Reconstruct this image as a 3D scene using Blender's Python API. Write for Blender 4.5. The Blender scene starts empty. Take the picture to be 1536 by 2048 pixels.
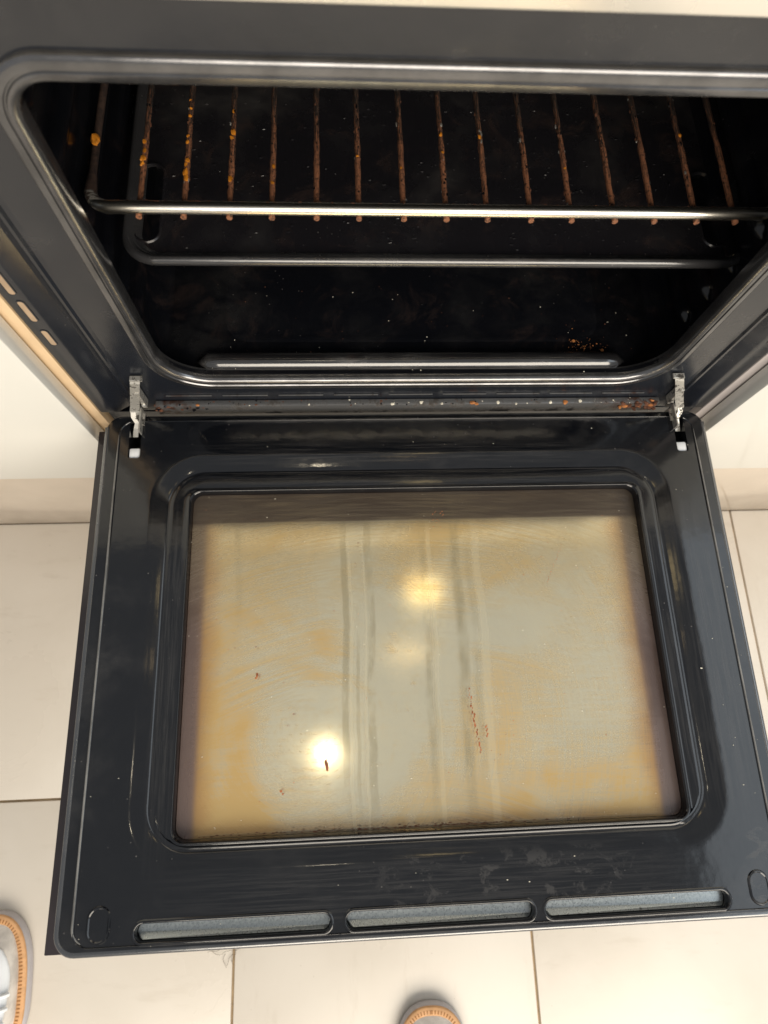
import bpy, bmesh, math, random
from mathutils import Vector, Matrix, noise
random.seed(7)
S = bpy.context.scene
COL = S.collection
# ------------------------------------------------------------------ camera
cam_d = bpy.data.cameras.new('camera'); cam = bpy.data.objects.new('camera', cam_d); COL.objects.link(cam)
cam.location = (-0.06703, -0.28091, 0.54872)
cam.rotation_euler = (0.29739, -0.053268, -0.03562)
cam_d.sensor_fit = 'VERTICAL'; cam_d.sensor_height = 24.0; cam_d.sensor_width = 18.0
cam_d.lens = 1251.65 / 2048 * 24.0
cam_d.clip_start = 0.01; cam_d.clip_end = 50
cam_d.dof.use_dof = True; cam_d.dof.focus_distance = 0.56; cam_d.dof.aperture_fstop = 5.0
S.camera = cam
# ------------------------------------------------------------------ light of the room
W = bpy.data.worlds.new('World'); S.world = W; W.use_nodes = True
bg = W.node_tree.nodes['Background']; bg.inputs[0].default_value = (0.95, 0.97, 1.0, 1); bg.inputs[1].default_value = 0.37
S.view_settings.view_transform = 'Standard'; S.view_settings.look = 'None'
S.view_settings.exposure = 0.0; S.view_settings.gamma = 1.0

def area(name, loc, size, power, color, target=None, shape='RECTANGLE', sy=None):
    l = bpy.data.lights.new(name, 'AREA'); l.shape = shape; l.size = size; l.size_y = sy or size
    l.energy = power; l.color = color
    o = bpy.data.objects.new(name, l); COL.objects.link(o); o.location = loc
    d = (Vector(target) - Vector(loc)) if target else Vector((0, 0, -1))
    o.rotation_euler = d.to_track_quat('-Z', 'Y').to_euler()
    return o
area('ceiling_downlight', (-0.16, -0.46, 2.0), 0.022, 0.34, (1.0, 0.86, 0.62), shape='DISK')
area('ceiling_window_light', (2.25, -0.55, 2.0), 2.0, 26.0, (0.84, 0.93, 1.0), sy=2.6)
area('kitchen_window_light', (0.45, -2.2, 1.25), 2.4, 88.0, (1.0, 0.90, 0.76), target=(0.0, 0.0, 0.0), sy=1.5)  # added fill from the room side, brightens floor and cupboard fronts
area('hood_lamp', (0.13, -0.01, 1.0), 0.085, 0.060, (1.0, 0.74, 0.33), sy=0.07)
area('hood_strip_lamp', (0.082, -0.165, 1.0), 0.085, 0.016, (1.0, 0.72, 0.36), sy=0.018)
S.cycles.max_bounces = 8; S.cycles.transparent_max_bounces = 8
S.cycles.sample_clamp_indirect = 4.0

# ------------------------------------------------------------------ materials
def new_mat(name):
    m = bpy.data.materials.new(name); m.use_nodes = True
    nt = m.node_tree; b = nt.nodes['Principled BSDF']
    return m, nt, b
class NB:
    """tiny node builder"""
    def __init__(s, nt): s.nt = nt
    def n(s, t, **kw):
        x = s.nt.nodes.new(t)
        for k, v in kw.items(): setattr(x, k, v)
        return x
    def l(s, a, b): s.nt.links.new(a, b)
    def setin(s, inp, v):
        if isinstance(v, bpy.types.NodeSocket): s.l(v, inp)
        else: inp.default_value = v
    def coord(s): 
        return s.n('ShaderNodeTexCoord').outputs['Object']
    def mapping(s, v, scale=(1, 1, 1), rot=(0, 0, 0), loc=(0, 0, 0)):
        m = s.n('ShaderNodeMapping'); s.l(v, m.inputs[0])
        m.inputs['Scale'].default_value = scale; m.inputs['Rotation'].default_value = rot; m.inputs['Location'].default_value = loc
        return m.outputs[0]
    def noise(s, v, scale, detail=4, rough=0.55, dist=0.0):
        t = s.n('ShaderNodeTexNoise'); s.l(v, t.inputs['Vector'])
        t.inputs['Scale'].default_value = scale; t.inputs['Detail'].default_value = detail
        t.inputs['Roughness'].default_value = rough; t.inputs['Distortion'].default_value = dist
        return t.outputs['Fac']
    def voro(s, v, scale, rnd=1.0):
        t = s.n('ShaderNodeTexVoronoi'); s.l(v, t.inputs['Vector']); t.inputs['Scale'].default_value = scale
        t.inputs['Randomness'].default_value = rnd
        return t.outputs['Distance']
    def rng(s, v, a, b, c=0.0, d=1.0, smooth=True):
        t = s.n('ShaderNodeMapRange'); s.l(v, t.inputs[0])
        t.interpolation_type = 'SMOOTHSTEP' if smooth else 'LINEAR'
        for i, x in enumerate((a, b, c, d)): t.inputs[i + 1].default_value = x
        return t.outputs[0]
    def math(s, op, a, b=0.0, c=0.0):
        t = s.n('ShaderNodeMath', operation=op)
        s.setin(t.inputs[0], a); s.setin(t.inputs[1], b); s.setin(t.inputs[2], c)
        return t.outputs[0]
    def mix(s, f, a, b):
        t = s.n('ShaderNodeMix', data_type='RGBA')
        s.setin(t.inputs[0], f)
        for inp, v in ((t.inputs[6], a), (t.inputs[7], b)):
            if isinstance(v, bpy.types.NodeSocket): s.l(v, inp)
            else: inp.default_value = (*v, 1)
        return t.outputs[2]
    def xyz(s, v):
        t = s.n('ShaderNodeSeparateXYZ'); s.l(v, t.inputs[0]); return t.outputs
    def bump(s, h, strength, dist=0.001):
        t = s.n('ShaderNodeBump'); s.l(h, t.inputs['Height']); t.inputs['Strength'].default_value = strength
        t.inputs['Distance'].default_value = dist
        return t.outputs[0]

def simple(name, col, rough=0.5, metal=0.0, var=0.0, vscale=60, bump=0.0, bscale=400, ior=1.5, coat=0.0):
    m, nt, b = new_mat(name); k = NB(nt); v = k.coord()
    n1 = k.noise(v, vscale)
    c2 = tuple(max(0, c * (1 - var)) for c in col); c3 = tuple(c * (1 + var * 0.6) for c in col)
    k.l(k.mix(k.rng(n1, 0.3, 0.7), c2, c3), b.inputs['Base Color'])
    b.inputs['Roughness'].default_value = rough; b.inputs['Metallic'].default_value = metal
    b.inputs['IOR'].default_value = ior; b.inputs['Coat Weight'].default_value = coat
    k.l(k.rng(k.noise(v, vscale * 2.3), 0.3, 0.7, rough * 0.8, rough * 1.25), b.inputs['Roughness'])
    if bump: k.l(k.bump(k.noise(v, bscale), bump), b.inputs['Normal'])
    return m

def enamel(name, base=(0.0040, 0.0048, 0.0068), rough=0.15, dust=0.085, dustamt=1.0, stain=0.0, seed=0.0, wipe=(6.0, 9.0, 6.0), ior=1.5, marks=False):
    """black vitreous enamel with dust film, wipe marks and specks"""
    m, nt, b = new_mat(name); k = NB(nt); v = k.mapping(k.coord(), loc=(seed, seed * .7, seed * .3))
    b.inputs['IOR'].default_value = ior
    big = k.noise(v, 9, 5, 0.6, 0.6)
    wp = k.noise(k.mapping(v, scale=wipe), 4.0, 6, 0.65, 0.4)
    film = k.math('MULTIPLY', k.rng(big, 0.42, 0.75), k.rng(wp, 0.35, 0.7))
    fine = k.noise(v, 900, 2)
    if marks:
        p = k.coord(); X, Y, _z = k.xyz(p)
        sx = k.noise(k.mapping(p, scale=(2.2, 75, 1)), 6, 6, .7, .2); sy = k.noise(k.mapping(p, scale=(75, 2.2, 1), loc=(1, 2, 0)), 6, 6, .7, .2)
        def g(c, w, a): return k.rng(k.math('ABSOLUTE', k.math('SUBTRACT', a, c)), w, w * .35)
        inner = k.math('MULTIPLY', g(-.23, .175, Y), g(0, .245, X))
        hz = k.math('MULTIPLY', k.math('MAXIMUM', k.math('MAXIMUM', g(-.054, .016, Y), g(-.0795, .012, Y)), k.math('MAXIMUM', g(-.387, .013, Y), g(-.418, .03, Y))), g(0, .26, X))
        vt = k.math('MULTIPLY', k.math('MAXIMUM', g(.220, .016, X), k.math('MAXIMUM', g(-.220, .014, X), g(.255, .03, X))), g(-.24, .19, Y))
        blot = k.rng(k.noise(k.mapping(p, scale=(1, 1.6, 1)), 38, 8, .72, .5), .50, .60)
        patch = k.math('MULTIPLY', k.math('MULTIPLY', k.math('MULTIPLY', g(.055, .15, X), g(-.416, .030, Y)), blot), .55)
        patch = k.math('MAXIMUM', patch, k.math('MULTIPLY', k.math('MULTIPLY', k.math('MULTIPLY', g(.268, .03, X), g(-.42, .05, Y)), blot), .5))
        mk = k.math('MAXIMUM', k.math('MULTIPLY', k.rng(sx, .40, .62), k.math('MULTIPLY', hz, .30)), k.math('MULTIPLY', k.rng(sy, .40, .62), k.math('MULTIPLY', vt, .32)))
        mk = k.math('MAXIMUM', mk, patch)
        film = k.math('MAXIMUM', k.math('MULTIPLY', film, .35), mk)
    speck = k.math('MULTIPLY', k.rng(k.voro(v, 130), 0.10, 0.04), k.rng(k.noise(v, 14, 3), 0.5, 0.62))
    c = k.mix(k.math('MULTIPLY', film, 0.7 * dustamt), base, (dust, dust * .96, dust * .93))
    c = k.mix(k.math('MULTIPLY', speck, 0.55 * dustamt), c, (0.16, 0.15, 0.14))
    if stain:
        st = k.rng(k.noise(v, 26, 6, 0.7, 0.8), 0.52, 0.72)
        c = k.mix(k.math('MULTIPLY', st, stain), c, (0.045, 0.030, 0.026))
    k.l(c, b.inputs['Base Color'])
    r = k.math('ADD', k.rng(film, 0, 1, rough, rough + 0.20), k.math('MULTIPLY', speck, 0.3))
    k.l(r, b.inputs['Roughness'])
    h = k.math('ADD', k.math('MULTIPLY', k.noise(v, 28, 3), 0.7), k.math('MULTIPLY', fine, 0.03))
    k.l(k.bump(h, 0.10, 0.004), b.inputs['Normal'])
    return m

M = {}
M['enamel'] = enamel('door_enamel', rough=0.105, dustamt=1.0, ior=1.6, marks=True)
M['frame'] = enamel('frame_enamel', base=(0.010, 0.012, 0.017), rough=0.22, dustamt=0.4, seed=2.3, ior=1.65)
M['liner'] = enamel('cavity_enamel', base=(0.0045, 0.005, 0.007), rough=0.17, dust=0.035, dustamt=0.7, stain=0.35, seed=4.1)
M['tray'] = enamel('tray_enamel', base=(0.011, 0.0105, 0.013), rough=0.27, dust=0.055, dustamt=0.8, stain=0.5, seed=6.7, wipe=(5, 5, 5))
M['rib'] = enamel('rib_enamel', base=(0.012, 0.012, 0.013), rough=0.15, dust=0.16, dustamt=1.0, stain=0.5, seed=5.2, wipe=(9, 60, 60), ior=1.9)
M['tray_lip'] = enamel('tray_lip_enamel', base=(0.03, 0.03, 0.032), rough=0.2, dust=0.12, dustamt=1.0, stain=0.2, seed=8.2, wipe=(5, 5, 5), ior=1.85)
M['rubber'] = simple('gasket_rubber', (0.175, 0.175, 0.18), rough=0.2, metal=0.86, var=0.22, vscale=45, bump=0.04, bscale=500)
M['white_gloss'] = simple('white_lacquer', (0.74, 0.735, 0.69), rough=0.12, var=0.02, vscale=5)
M['carcass'] = simple('cabinet_edge_laminate', (0.72, 0.53, 0.33), rough=0.45, var=0.08, vscale=20)  # warm light on the left edging is painted into this beige
M['carcass_grey'] = simple('cabinet_edge_grey', (0.50, 0.46, 0.45), rough=0.4, var=0.08, vscale=20)  # right edging, without the painted warm light
M['plinth'] = simple('plinth_laminate', (0.60, 0.52, 0.43), rough=0.16, var=0.05, vscale=12)
M['steel'] = simple('control_panel_steel', (0.84, 0.80, 0.72), rough=0.3, metal=0.5, var=0.05, vscale=8)
M['chrome'] = simple('rack_chrome', (0.86, 0.82, 0.74), rough=0.16, metal=1.0, var=0.08, vscale=90)
M['zinc'] = None
M['white_plastic'] = simple('white_plastic', (0.80, 0.82, 0.84), rough=0.35, var=0.05)
M['print'] = simple('printed_black', (0.030, 0.024, 0.026), rough=0.12, var=0.1)
M['dark'] = simple('dark_inside', (0.004, 0.004, 0.005), rough=0.6)
M['grout'] = simple('grout', (0.42, 0.31, 0.19), rough=0.9, var=0.25, vscale=60)

def zinc():
    m, nt, b = new_mat('galvanised_steel'); k = NB(nt); v = k.coord()
    n1 = k.noise(v, 700, 3); sp = k.rng(k.voro(v, 60), 0.10, 0.03)
    c = k.mix(k.rng(n1, 0.35, 0.65), (0.36, 0.39, 0.39), (0.44, 0.47, 0.47))
    c = k.mix(k.math('MULTIPLY', sp, 0.8), c, (0.05, 0.04, 0.035))
    k.l(c, b.inputs['Base Color']); b.inputs['Metallic'].default_value = 0.8
    k.l(k.rng(n1, 0.3, 0.7, 0.26, 0.36), b.inputs['Roughness'])
    return m
M['zinc'] = zinc()

def rail_metal():
    m, nt, b = new_mat('dusty_hinge_rail'); k = NB(nt); v = k.coord(); x = k.xyz(v)
    d = k.rng(k.noise(v, 70, 5, 0.7), 0.48, 0.66)
    c = k.mix(d, (0.17, 0.172, 0.175), (0.05, 0.044, 0.039))
    ends = k.math('MAXIMUM', k.rng(x[0], 0.17, 0.235), k.rng(x[0], -0.19, -0.238))
    rust = k.math('MULTIPLY', ends, k.rng(k.noise(v, 120, 4), 0.40, 0.6))
    c = k.mix(rust, c, (0.085, 0.034, 0.018))
    k.l(c, b.inputs['Base Color']); k.l(k.rng(d, 0, 1, 0.38, 0.8), b.inputs['Roughness'])
    k.l(k.rng(d, 0, 1, 0.6, 0.0), b.inputs['Metallic'])
    k.l(k.bump(k.noise(v, 350, 4), 0.5, 0.0006), b.inputs['Normal'])
    return m
M['rail'] = rail_metal()

def hinge_metal():
    m, nt, b = new_mat('worn_zinc_hinge'); k = NB(nt); v = k.coord()
    g = k.rng(k.noise(v, 150, 4, 0.7), 0.50, 0.62)
    k.l(k.mix(g, (0.62, 0.60, 0.55), (0.05, 0.045, 0.04)), b.inputs['Base Color'])
    k.l(k.rng(g, 0, 1, 0.75, 0.1), b.inputs['Metallic']); k.l(k.rng(g, 0, 1, 0.35, 0.7), b.inputs['Roughness'])
    return m
M['hinge'] = hinge_metal()

def rod_metal():
    m, nt, b = new_mat('burnt_rack_rod'); k = NB(nt)
    oi = k.n('ShaderNodeObjectInfo')
    tc = k.coord(); ad = k.n('ShaderNodeVectorMath', operation='ADD'); k.l(tc, ad.inputs[0]); k.l(oi.outputs['Location'], ad.inputs[1]); v = ad.outputs[0]
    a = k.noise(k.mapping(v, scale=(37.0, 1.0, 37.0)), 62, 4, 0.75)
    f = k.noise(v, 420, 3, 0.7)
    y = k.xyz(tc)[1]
    near = k.rng(y, 0.12, 0.0)                         # rust, heaviest at the front bar; its fade rearward paints in the dark
    far = k.rng(y, 0.07, 0.17, 0, .10)  # rust thinned to the rear, painting the falloff into the dark cavity
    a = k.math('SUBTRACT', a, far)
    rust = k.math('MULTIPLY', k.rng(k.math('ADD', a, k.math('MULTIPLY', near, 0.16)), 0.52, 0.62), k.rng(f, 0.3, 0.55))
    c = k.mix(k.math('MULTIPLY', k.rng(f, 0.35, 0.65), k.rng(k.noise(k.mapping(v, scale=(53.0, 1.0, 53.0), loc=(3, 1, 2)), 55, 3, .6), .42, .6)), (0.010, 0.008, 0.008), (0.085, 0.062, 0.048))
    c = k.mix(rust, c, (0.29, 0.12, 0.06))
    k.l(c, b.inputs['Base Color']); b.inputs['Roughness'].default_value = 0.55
    k.l(k.rng(f, 0.5, 0.7, 0.0, 0.35), b.inputs['Metallic'])
    k.l(k.bump(f, 0.7, 0.0006), b.inputs['Normal'])
    return m
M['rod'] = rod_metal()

def bar_metal():
    m, nt, b = new_mat('rack_front_bar'); k = NB(nt); v = k.coord(); x = k.xyz(v)
    f = k.noise(k.mapping(v, scale=(1, 3, 3)), 130, 5, 0.7)
    back = k.rng(x[1], 0.0016, 0.0036)                  # grime sits on the rear top of the bar
    rail = k.rng(x[1], 0.004, 0.012)
    g = k.math('MAXIMUM', k.math('MULTIPLY', back, k.rng(f, 0.30, 0.5)), rail)
    c = k.mix(g, (0.86, 0.82, 0.73), k.mix(k.rng(f, .4, .6), (0.018, 0.012, 0.011), (0.05, 0.030, 0.022)))
    k.l(c, b.inputs['Base Color']); k.l(k.rng(g, 0, 1, 1.0, 0.0), b.inputs['Metallic'])
    k.l(k.rng(g, 0, 1, 0.27, 0.6), b.inputs['Roughness'])
    return m
M['bar'] = bar_metal()

def film():
    """baked-on grease film and wipe marks on the inner pane; the pane itself is clear"""
    m, nt, b = new_mat('stained_glass_pane'); k = NB(nt); v = k.coord(); x = k.xyz(v)
    X, Y = x[0], x[1]
    # distance from the pane's rim (burnt brown near it)
    dx = k.math('SUBTRACT', 0.205, k.math('ABSOLUTE', X))
    dyt = k.math('SUBTRACT', -0.092, Y); dyb = k.math('ADD', Y, 0.378)
    dist = k.math('MINIMUM', dx, k.math('MINIMUM', k.math('ADD', dyt, 0.012), k.math('ADD', dyb, 0.0155)))
    wob = k.math('MULTIPLY', k.math('SUBTRACT', k.noise(v, 18, 4), 0.5), 0.018)
    rim = k.rng(k.math('ADD', dist, wob), 0.030, 0.008)
    big = k.noise(v, 6.5, 5, 0.6, 0.7)
    big2 = k.noise(k.mapping(v, loc=(3.1, 1.7, 0)), 11, 4, 0.6, 0.5)
    # curved wipe strokes: rings about two centres plus straight ones
    def strokes(cx, cy, sc):
        sub = k.n('ShaderNodeVectorMath', operation='SUBTRACT'); k.l(v, sub.inputs[0]); sub.inputs[1].default_value = (cx, cy, 0)
        ln = k.n('ShaderNodeVectorMath', operation='LENGTH'); k.l(sub.outputs[0], ln.inputs[0])
        s = k.xyz(sub.outputs[0]); an = k.math('ARCTAN2', s[1], s[0])
        cb = k.n('ShaderNodeCombineXYZ'); k.l(k.math('MULTIPLY', ln.outputs['Value'], sc), cb.inputs[0]); k.l(k.math('MULTIPLY', an, 2.2), cb.inputs[1])
        return k.noise(cb.outputs[0], 1.0, 6, 0.7, 0.3)
    st1 = strokes(-0.02, -0.62, 330); st2 = strokes(-0.10, -0.30, 420)
    st3 = k.noise(k.mapping(v, scale=(1, 14, 1), rot=(0, 0, 0.25)), 36, 5, 0.7, 0.2)
    sel = k.rng(k.noise(v, 5, 2), 0.44, 0.56)
    st = k.math('ADD', k.math('MULTIPLY', st1, sel), k.math('MULTIPLY', k.math('ADD', k.math('MULTIPLY', st2, 0.5), k.math('MULTIPLY', st3, 0.5)), k.math('SUBTRACT', 1.0, sel)))
    amb = k.math('ADD', k.math('ADD', k.math('MULTIPLY', k.rng(big, 0.40, 0.64), 0.85), k.math('MULTIPLY', k.rng(k.math('ABSOLUTE', k.math('SUBTRACT', X, 0.02)), .06, .22, -.10, .32), 1.0)), k.math('MULTIPLY', k.math('SUBTRACT', st, 0.5), 3.0))
    amb = k.math('ADD', amb, k.math('MULTIPLY', k.math('SUBTRACT', big2, 0.5), 0.8))
    amb = k.math('ADD', amb, k.math('MULTIPLY', k.rng(Y, -0.33, -0.375), 0.35))
    amb = k.math('ADD', amb, k.math('MULTIPLY', k.rng(Y, -0.28, -0.12), 0.20))  # more amber towards the top
    amb = k.n('ShaderNodeClamp'), amb; k.l(amb[1], amb[0].inputs[0]); amb = amb[0].outputs[0]
    c = k.mix(amb, (0.72, 0.685, 0.555), (0.69, 0.49, 0.215))
    c = k.mix(k.math('MULTIPLY', rim, k.rng(big2, 0.25, 0.6, 0.35, 0.85)), c, (0.42, 0.23, 0.09))
    edge = k.rng(dist, 0.0145, 0.0085)
    c = k.mix(edge, c, (0.25, 0.19, 0.175))
    c = k.mix(k.math('MULTIPLY', k.rng(Y, -0.24, -0.12), .55), c, (0.42, 0.36, 0.22))  # darker olive towards the top
    top_band = k.math('MULTIPLY', k.rng(k.math('ADD', Y, k.math('MULTIPLY', wob, .35)), -.1235, -.1155), k.rng(k.noise(k.mapping(v, scale=(1.5, 30, 1)), 12, 5, .7), .2, .6, .6, .95))  # dark band along the top of the pane
    c = k.mix(top_band, c, (0.10, 0.085, 0.070))
    # runs of dried liquid down the pane
    xd = k.math('ADD', X, k.math('MULTIPLY', k.math('SUBTRACT', k.noise(k.mapping(v, scale=(0.3, 1, 1)), 6, 4), 0.5), 0.020))
    run = None
    for cx, w, y0, y1, amt in ((-0.071, .0030, -.10, -.36, .55), (-0.048, .0035, -.10, -.37, .6), (-0.060, .0016, -.2, -.37, .4), (0.003, .0030, -.095, -.37, .55),
                               (0.034, .0045, -.095, -.37, .7), (0.046, .0030, -.14, -.37, .35), (-.166, .003, -.09, -.2, .35), (0.008, .0016, -.2, -.37, .35)):
        a = k.rng(k.math('ABSOLUTE', k.math('SUBTRACT', xd, cx)), w * 1.3, w * 0.55)
        a = k.math('MULTIPLY', a, k.math('MULTIPLY', k.rng(Y, y0 + .006, y0 - .006), k.rng(Y, y1 - .04, y1 + .06)))
        a = k.math('MULTIPLY', a, amt)
        run = a if run is None else k.math('MAXIMUM', run, a)
    run = k.math('MULTIPLY', run, k.math('MULTIPLY', k.rng(k.noise(k.mapping(v, scale=(3, 1, 1)), 13, 4, .7), 0.36, 0.60), k.rng(Y, -.112, -.122, .45, 1)))
    c = k.mix(k.math('MULTIPLY', run, 0.55), c, (0.25, 0.22, 0.14))
    lt = None
    for cx, w in ((-0.066, .0014), (0.009, .0020), (0.0535, .0035), (-.053, .001)):
        a = k.rng(k.math('ABSOLUTE', k.math('SUBTRACT', xd, cx)), w * 1.3, w * 0.6)
        lt = a if lt is None else k.math('MAXIMUM', lt, a)
    c = k.mix(k.math('MULTIPLY', lt, k.rng(Y, -.115, -.14, 0, .22)), c, (0.80, 0.74, 0.54))
    # burnt specks
    sp = k.math('MULTIPLY', k.rng(k.voro(v, 75), 0.085, 0.045), k.rng(k.noise(k.mapping(v, loc=(9, 2, 0)), 12, 3), 0.56, 0.62))
    c = k.mix(k.math('MULTIPLY', sp, .7), c, (0.17, 0.045, 0.012))
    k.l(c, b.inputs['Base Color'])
    k.l(k.math('ADD', k.rng(st, 0.35, 0.65, 0.12, 0.28), k.math('MULTIPLY', rim, 0.15)), b.inputs['Roughness'])
    b.inputs['Specular IOR Level'].default_value = 0.6; b.inputs['Coat Weight'].default_value = 0.7; b.inputs['Coat Roughness'].default_value = 0.42
    k.l(k.bump(st, 0.05, 0.0006), b.inputs['Normal'])
    op = k.math('ADD', k.rng(amb, 0.0, 1.0, 0.32, 0.46), k.math('MULTIPLY', rim, 0.04))
    op = k.math('MAXIMUM', op, k.math('MULTIPLY', sp, 0.9)); op = k.math('ADD', op, k.math('MULTIPLY', lt, k.rng(Y, -.115, -.14, 0, .04)))
    # less film left along the very edge, where the print shows through
    op = k.math('SUBTRACT', op, k.math('MULTIPLY', k.rng(dist, 0.026, 0.002), 0.06))
    tr = k.n('ShaderNodeBsdfTransparent'); 
    tc = k.mix(amb, (0.98, 0.98, 0.93), (0.95, 0.83, 0.58))
    tc = k.mix(k.math('MULTIPLY', rim, .75), tc, (0.82, 0.58, 0.34))
    tc = k.mix(run, tc, (0.74, 0.70, 0.56)); tc = k.mix(k.math('MULTIPLY', lt, .2), tc, (1.0, .98, .9))
    tc = k.mix(top_band, tc, (.75, .70, .62)); k.l(tc, tr.inputs[0])
    mx = k.n('ShaderNodeMixShader'); k.l(op, mx.inputs[0]); k.l(tr.outputs[0], mx.inputs[1]); k.l(b.outputs[0], mx.inputs[2])
    k.l(mx.outputs[0], nt.nodes['Material Output'].inputs[0])
    return m
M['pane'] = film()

def mirror_glass():
    """outer pane seen from inside: reflective middle, printed border with soft sides"""
    m, nt, b = new_mat('reflective_outer_glass'); k = NB(nt); v = k.coord(); x = k.xyz(v)
    n1 = k.noise(v, 14, 4, .6, .5)
    wob = k.math('MULTIPLY', k.math('SUBTRACT', k.noise(v, 22, 4), .5), .006)
    ax = k.math('ADD', k.math('ABSOLUTE', k.math('SUBTRACT', x[0], .001)), wob)
    f = k.math('MULTIPLY', k.rng(ax, .2030, .1840), k.rng(x[1], -.1150, -.1185))
    c = k.mix(k.rng(n1, .3, .7), (0.90, 0.86, 0.72), (0.97, 0.91, 0.74))
    k.l(k.mix(f, (0.062, 0.040, 0.034), c), b.inputs['Base Color'])
    k.l(f, b.inputs['Metallic'])
    k.l(k.rng(n1, .3, .7, 0.10, .15), b.inputs['Roughness'])
    return m
M['mirror'] = mirror_glass()

def tile_mat():
    m, nt, b = new_mat('cream_floor_tile'); k = NB(nt); v = k.coord()
    oi = k.n('ShaderNodeObjectInfo')
    ad = k.n('ShaderNodeVectorMath', operation='ADD'); k.l(v, ad.inputs[0]); k.l(oi.outputs['Location'], ad.inputs[1]); w = ad.outputs[0]
    cl = k.noise(w, 5, 5, 0.6, 0.4)
    c = k.mix(k.rng(cl, .3, .7), (0.655, 0.605, 0.53), (0.715, 0.67, 0.60))
    c = k.mix(k.math('MULTIPLY', k.rng(oi.outputs['Random'], 0, 1, 0, .5, False), 1.0), c, (0.62, 0.565, 0.49))
    sp = k.math('MULTIPLY', k.rng(k.voro(w, 55), 0.07, 0.03), k.rng(k.noise(w, 9, 2), .5, .65))
    c = k.mix(k.math('MULTIPLY', sp, .45), c, (0.34, 0.29, 0.22))
    smg = k.rng(k.noise(k.mapping(w, scale=(1, 4, 1), rot=(0, 0, .6)), 11, 5, .65), .56, .75)
    c = k.mix(k.math('MULTIPLY', smg, .32), c, (0.52, 0.46, 0.38))
    k.l(c, b.inputs['Base Color'])
    k.l(k.rng(cl, .3, .7, .26, .40), b.inputs['Roughness'])
    k.l(k.bump(k.noise(w, 60, 4), 0.06, 0.002), b.inputs['Normal'])
    return m
M['tile'] = tile_mat()
M['sole'] = simple('shoe_rubber_grey', (0.50, 0.48, 0.50), rough=0.5, var=0.06)
M['welt'] = simple('shoe_welt_orange', (0.64, 0.36, 0.17), rough=0.6, var=0.12, vscale=120)
M['suede'] = simple('shoe_suede_offwhite', (0.70, 0.66, 0.61), rough=0.85, var=0.22, vscale=45, bump=0.5, bscale=1300)
M['shoe_white'] = simple('shoe_leather_white', (0.80, 0.84, 0.88), rough=0.4, var=0.03, vscale=30)
M['stitch'] = simple('shoe_stitch_brown', (0.33, 0.15, 0.05), rough=0.8)
M['amber'] = simple('baked_amber_grease', (0.58, 0.21, 0.02), rough=0.35, var=0.4, vscale=200)
M['crumb_or'] = simple('crumb_orange', (0.42, 0.16, 0.045), rough=0.7, var=0.3, vscale=200)
M['crumb_wh'] = simple('crumb_pale', (0.74, 0.70, 0.58), rough=0.7, var=0.2, vscale=200)
M['crumb_br'] = simple('crumb_rust', (0.13, 0.05, 0.025), rough=0.85, var=0.4, vscale=300)
M['hair'] = simple('grey_fluff', (0.16, 0.13, 0.10), rough=0.9)

# ------------------------------------------------------------------ mesh helpers
def obj(name, bm, m, parent=None, smooth=True, angle=32, loc=None):
    bmesh.ops.recalc_face_normals(bm, faces=bm.faces)
    me = bpy.data.meshes.new(name); bm.to_mesh(me); bm.free()
    for mm in (m if isinstance(m, (list, tuple)) else [m]): me.materials.append(mm)
    if smooth:
        me.polygons.foreach_set('use_smooth', [True] * len(me.polygons))
        me.set_sharp_from_angle(angle=math.radians(angle))
    o = bpy.data.objects.new(name, me); COL.objects.link(o)
    if parent: o.parent = parent
    if loc: o.location = loc
    return o
def empty(name, loc=(0, 0, 0)):
    o = bpy.data.objects.new(name, None); COL.objects.link(o); o.location = loc; o.empty_display_size = .05
    return o
def tag(o, label=None, cat=None, group=None, kind=None):
    if label: o['label'] = label
    if cat: o['category'] = cat
    if group: o['group'] = group
    if kind: o['kind'] = kind
    return o
def rrect(x0, x1, y0, y1, r, n=10, rt=None):
    pts = []; t = r if rt is None else rt
    for cx, cy, a0, q in ((x1 - t, y1 - t, 0, t), (x0 + t, y1 - t, 90, t), (x0 + r, y0 + r, 180, r), (x1 - r, y0 + r, 270, r)):
        for i in range(n + 1):
            a = math.radians(a0 + 90 * i / n)
            pts.append((cx + q * math.cos(a), cy + q * math.sin(a)))
    return pts
def loops(bm, rings, closed_sweep=False, cap0=False, cap1=False, mat=0):
    vs = [[bm.verts.new(p) for p in r] for r in rings]
    n = len(vs[0]); k = len(vs)
    for i in range(k if closed_sweep else k - 1):
        a, b = vs[i], vs[(i + 1) % k]
        for j in range(n):
            f = bm.faces.new((a[j], a[(j + 1) % n], b[(j + 1) % n], b[j])); f.material_index = mat
    if cap0: bm.faces.new(vs[0][::-1]).material_index = mat
    if cap1: bm.faces.new(vs[-1]).material_index = mat
    return vs
def box(bm, x0, x1, y0, y1, z0, z1, bev=0.0, mat=0):
    r = bmesh.ops.create_cube(bm, size=1.0)
    for v in r['verts']:
        v.co = Vector((x0 + (v.co.x + .5) * (x1 - x0), y0 + (v.co.y + .5) * (y1 - y0), z0 + (v.co.z + .5) * (z1 - z0)))
    fs = set(f for v in r['verts'] for f in v.link_faces)
    for f in fs: f.material_index = mat
    if bev:
        es = set(e for v in r['verts'] for e in v.link_edges)
        bmesh.ops.bevel(bm, geom=list(es), offset=bev, segments=2, affect='EDGES', profile=.5)
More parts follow.
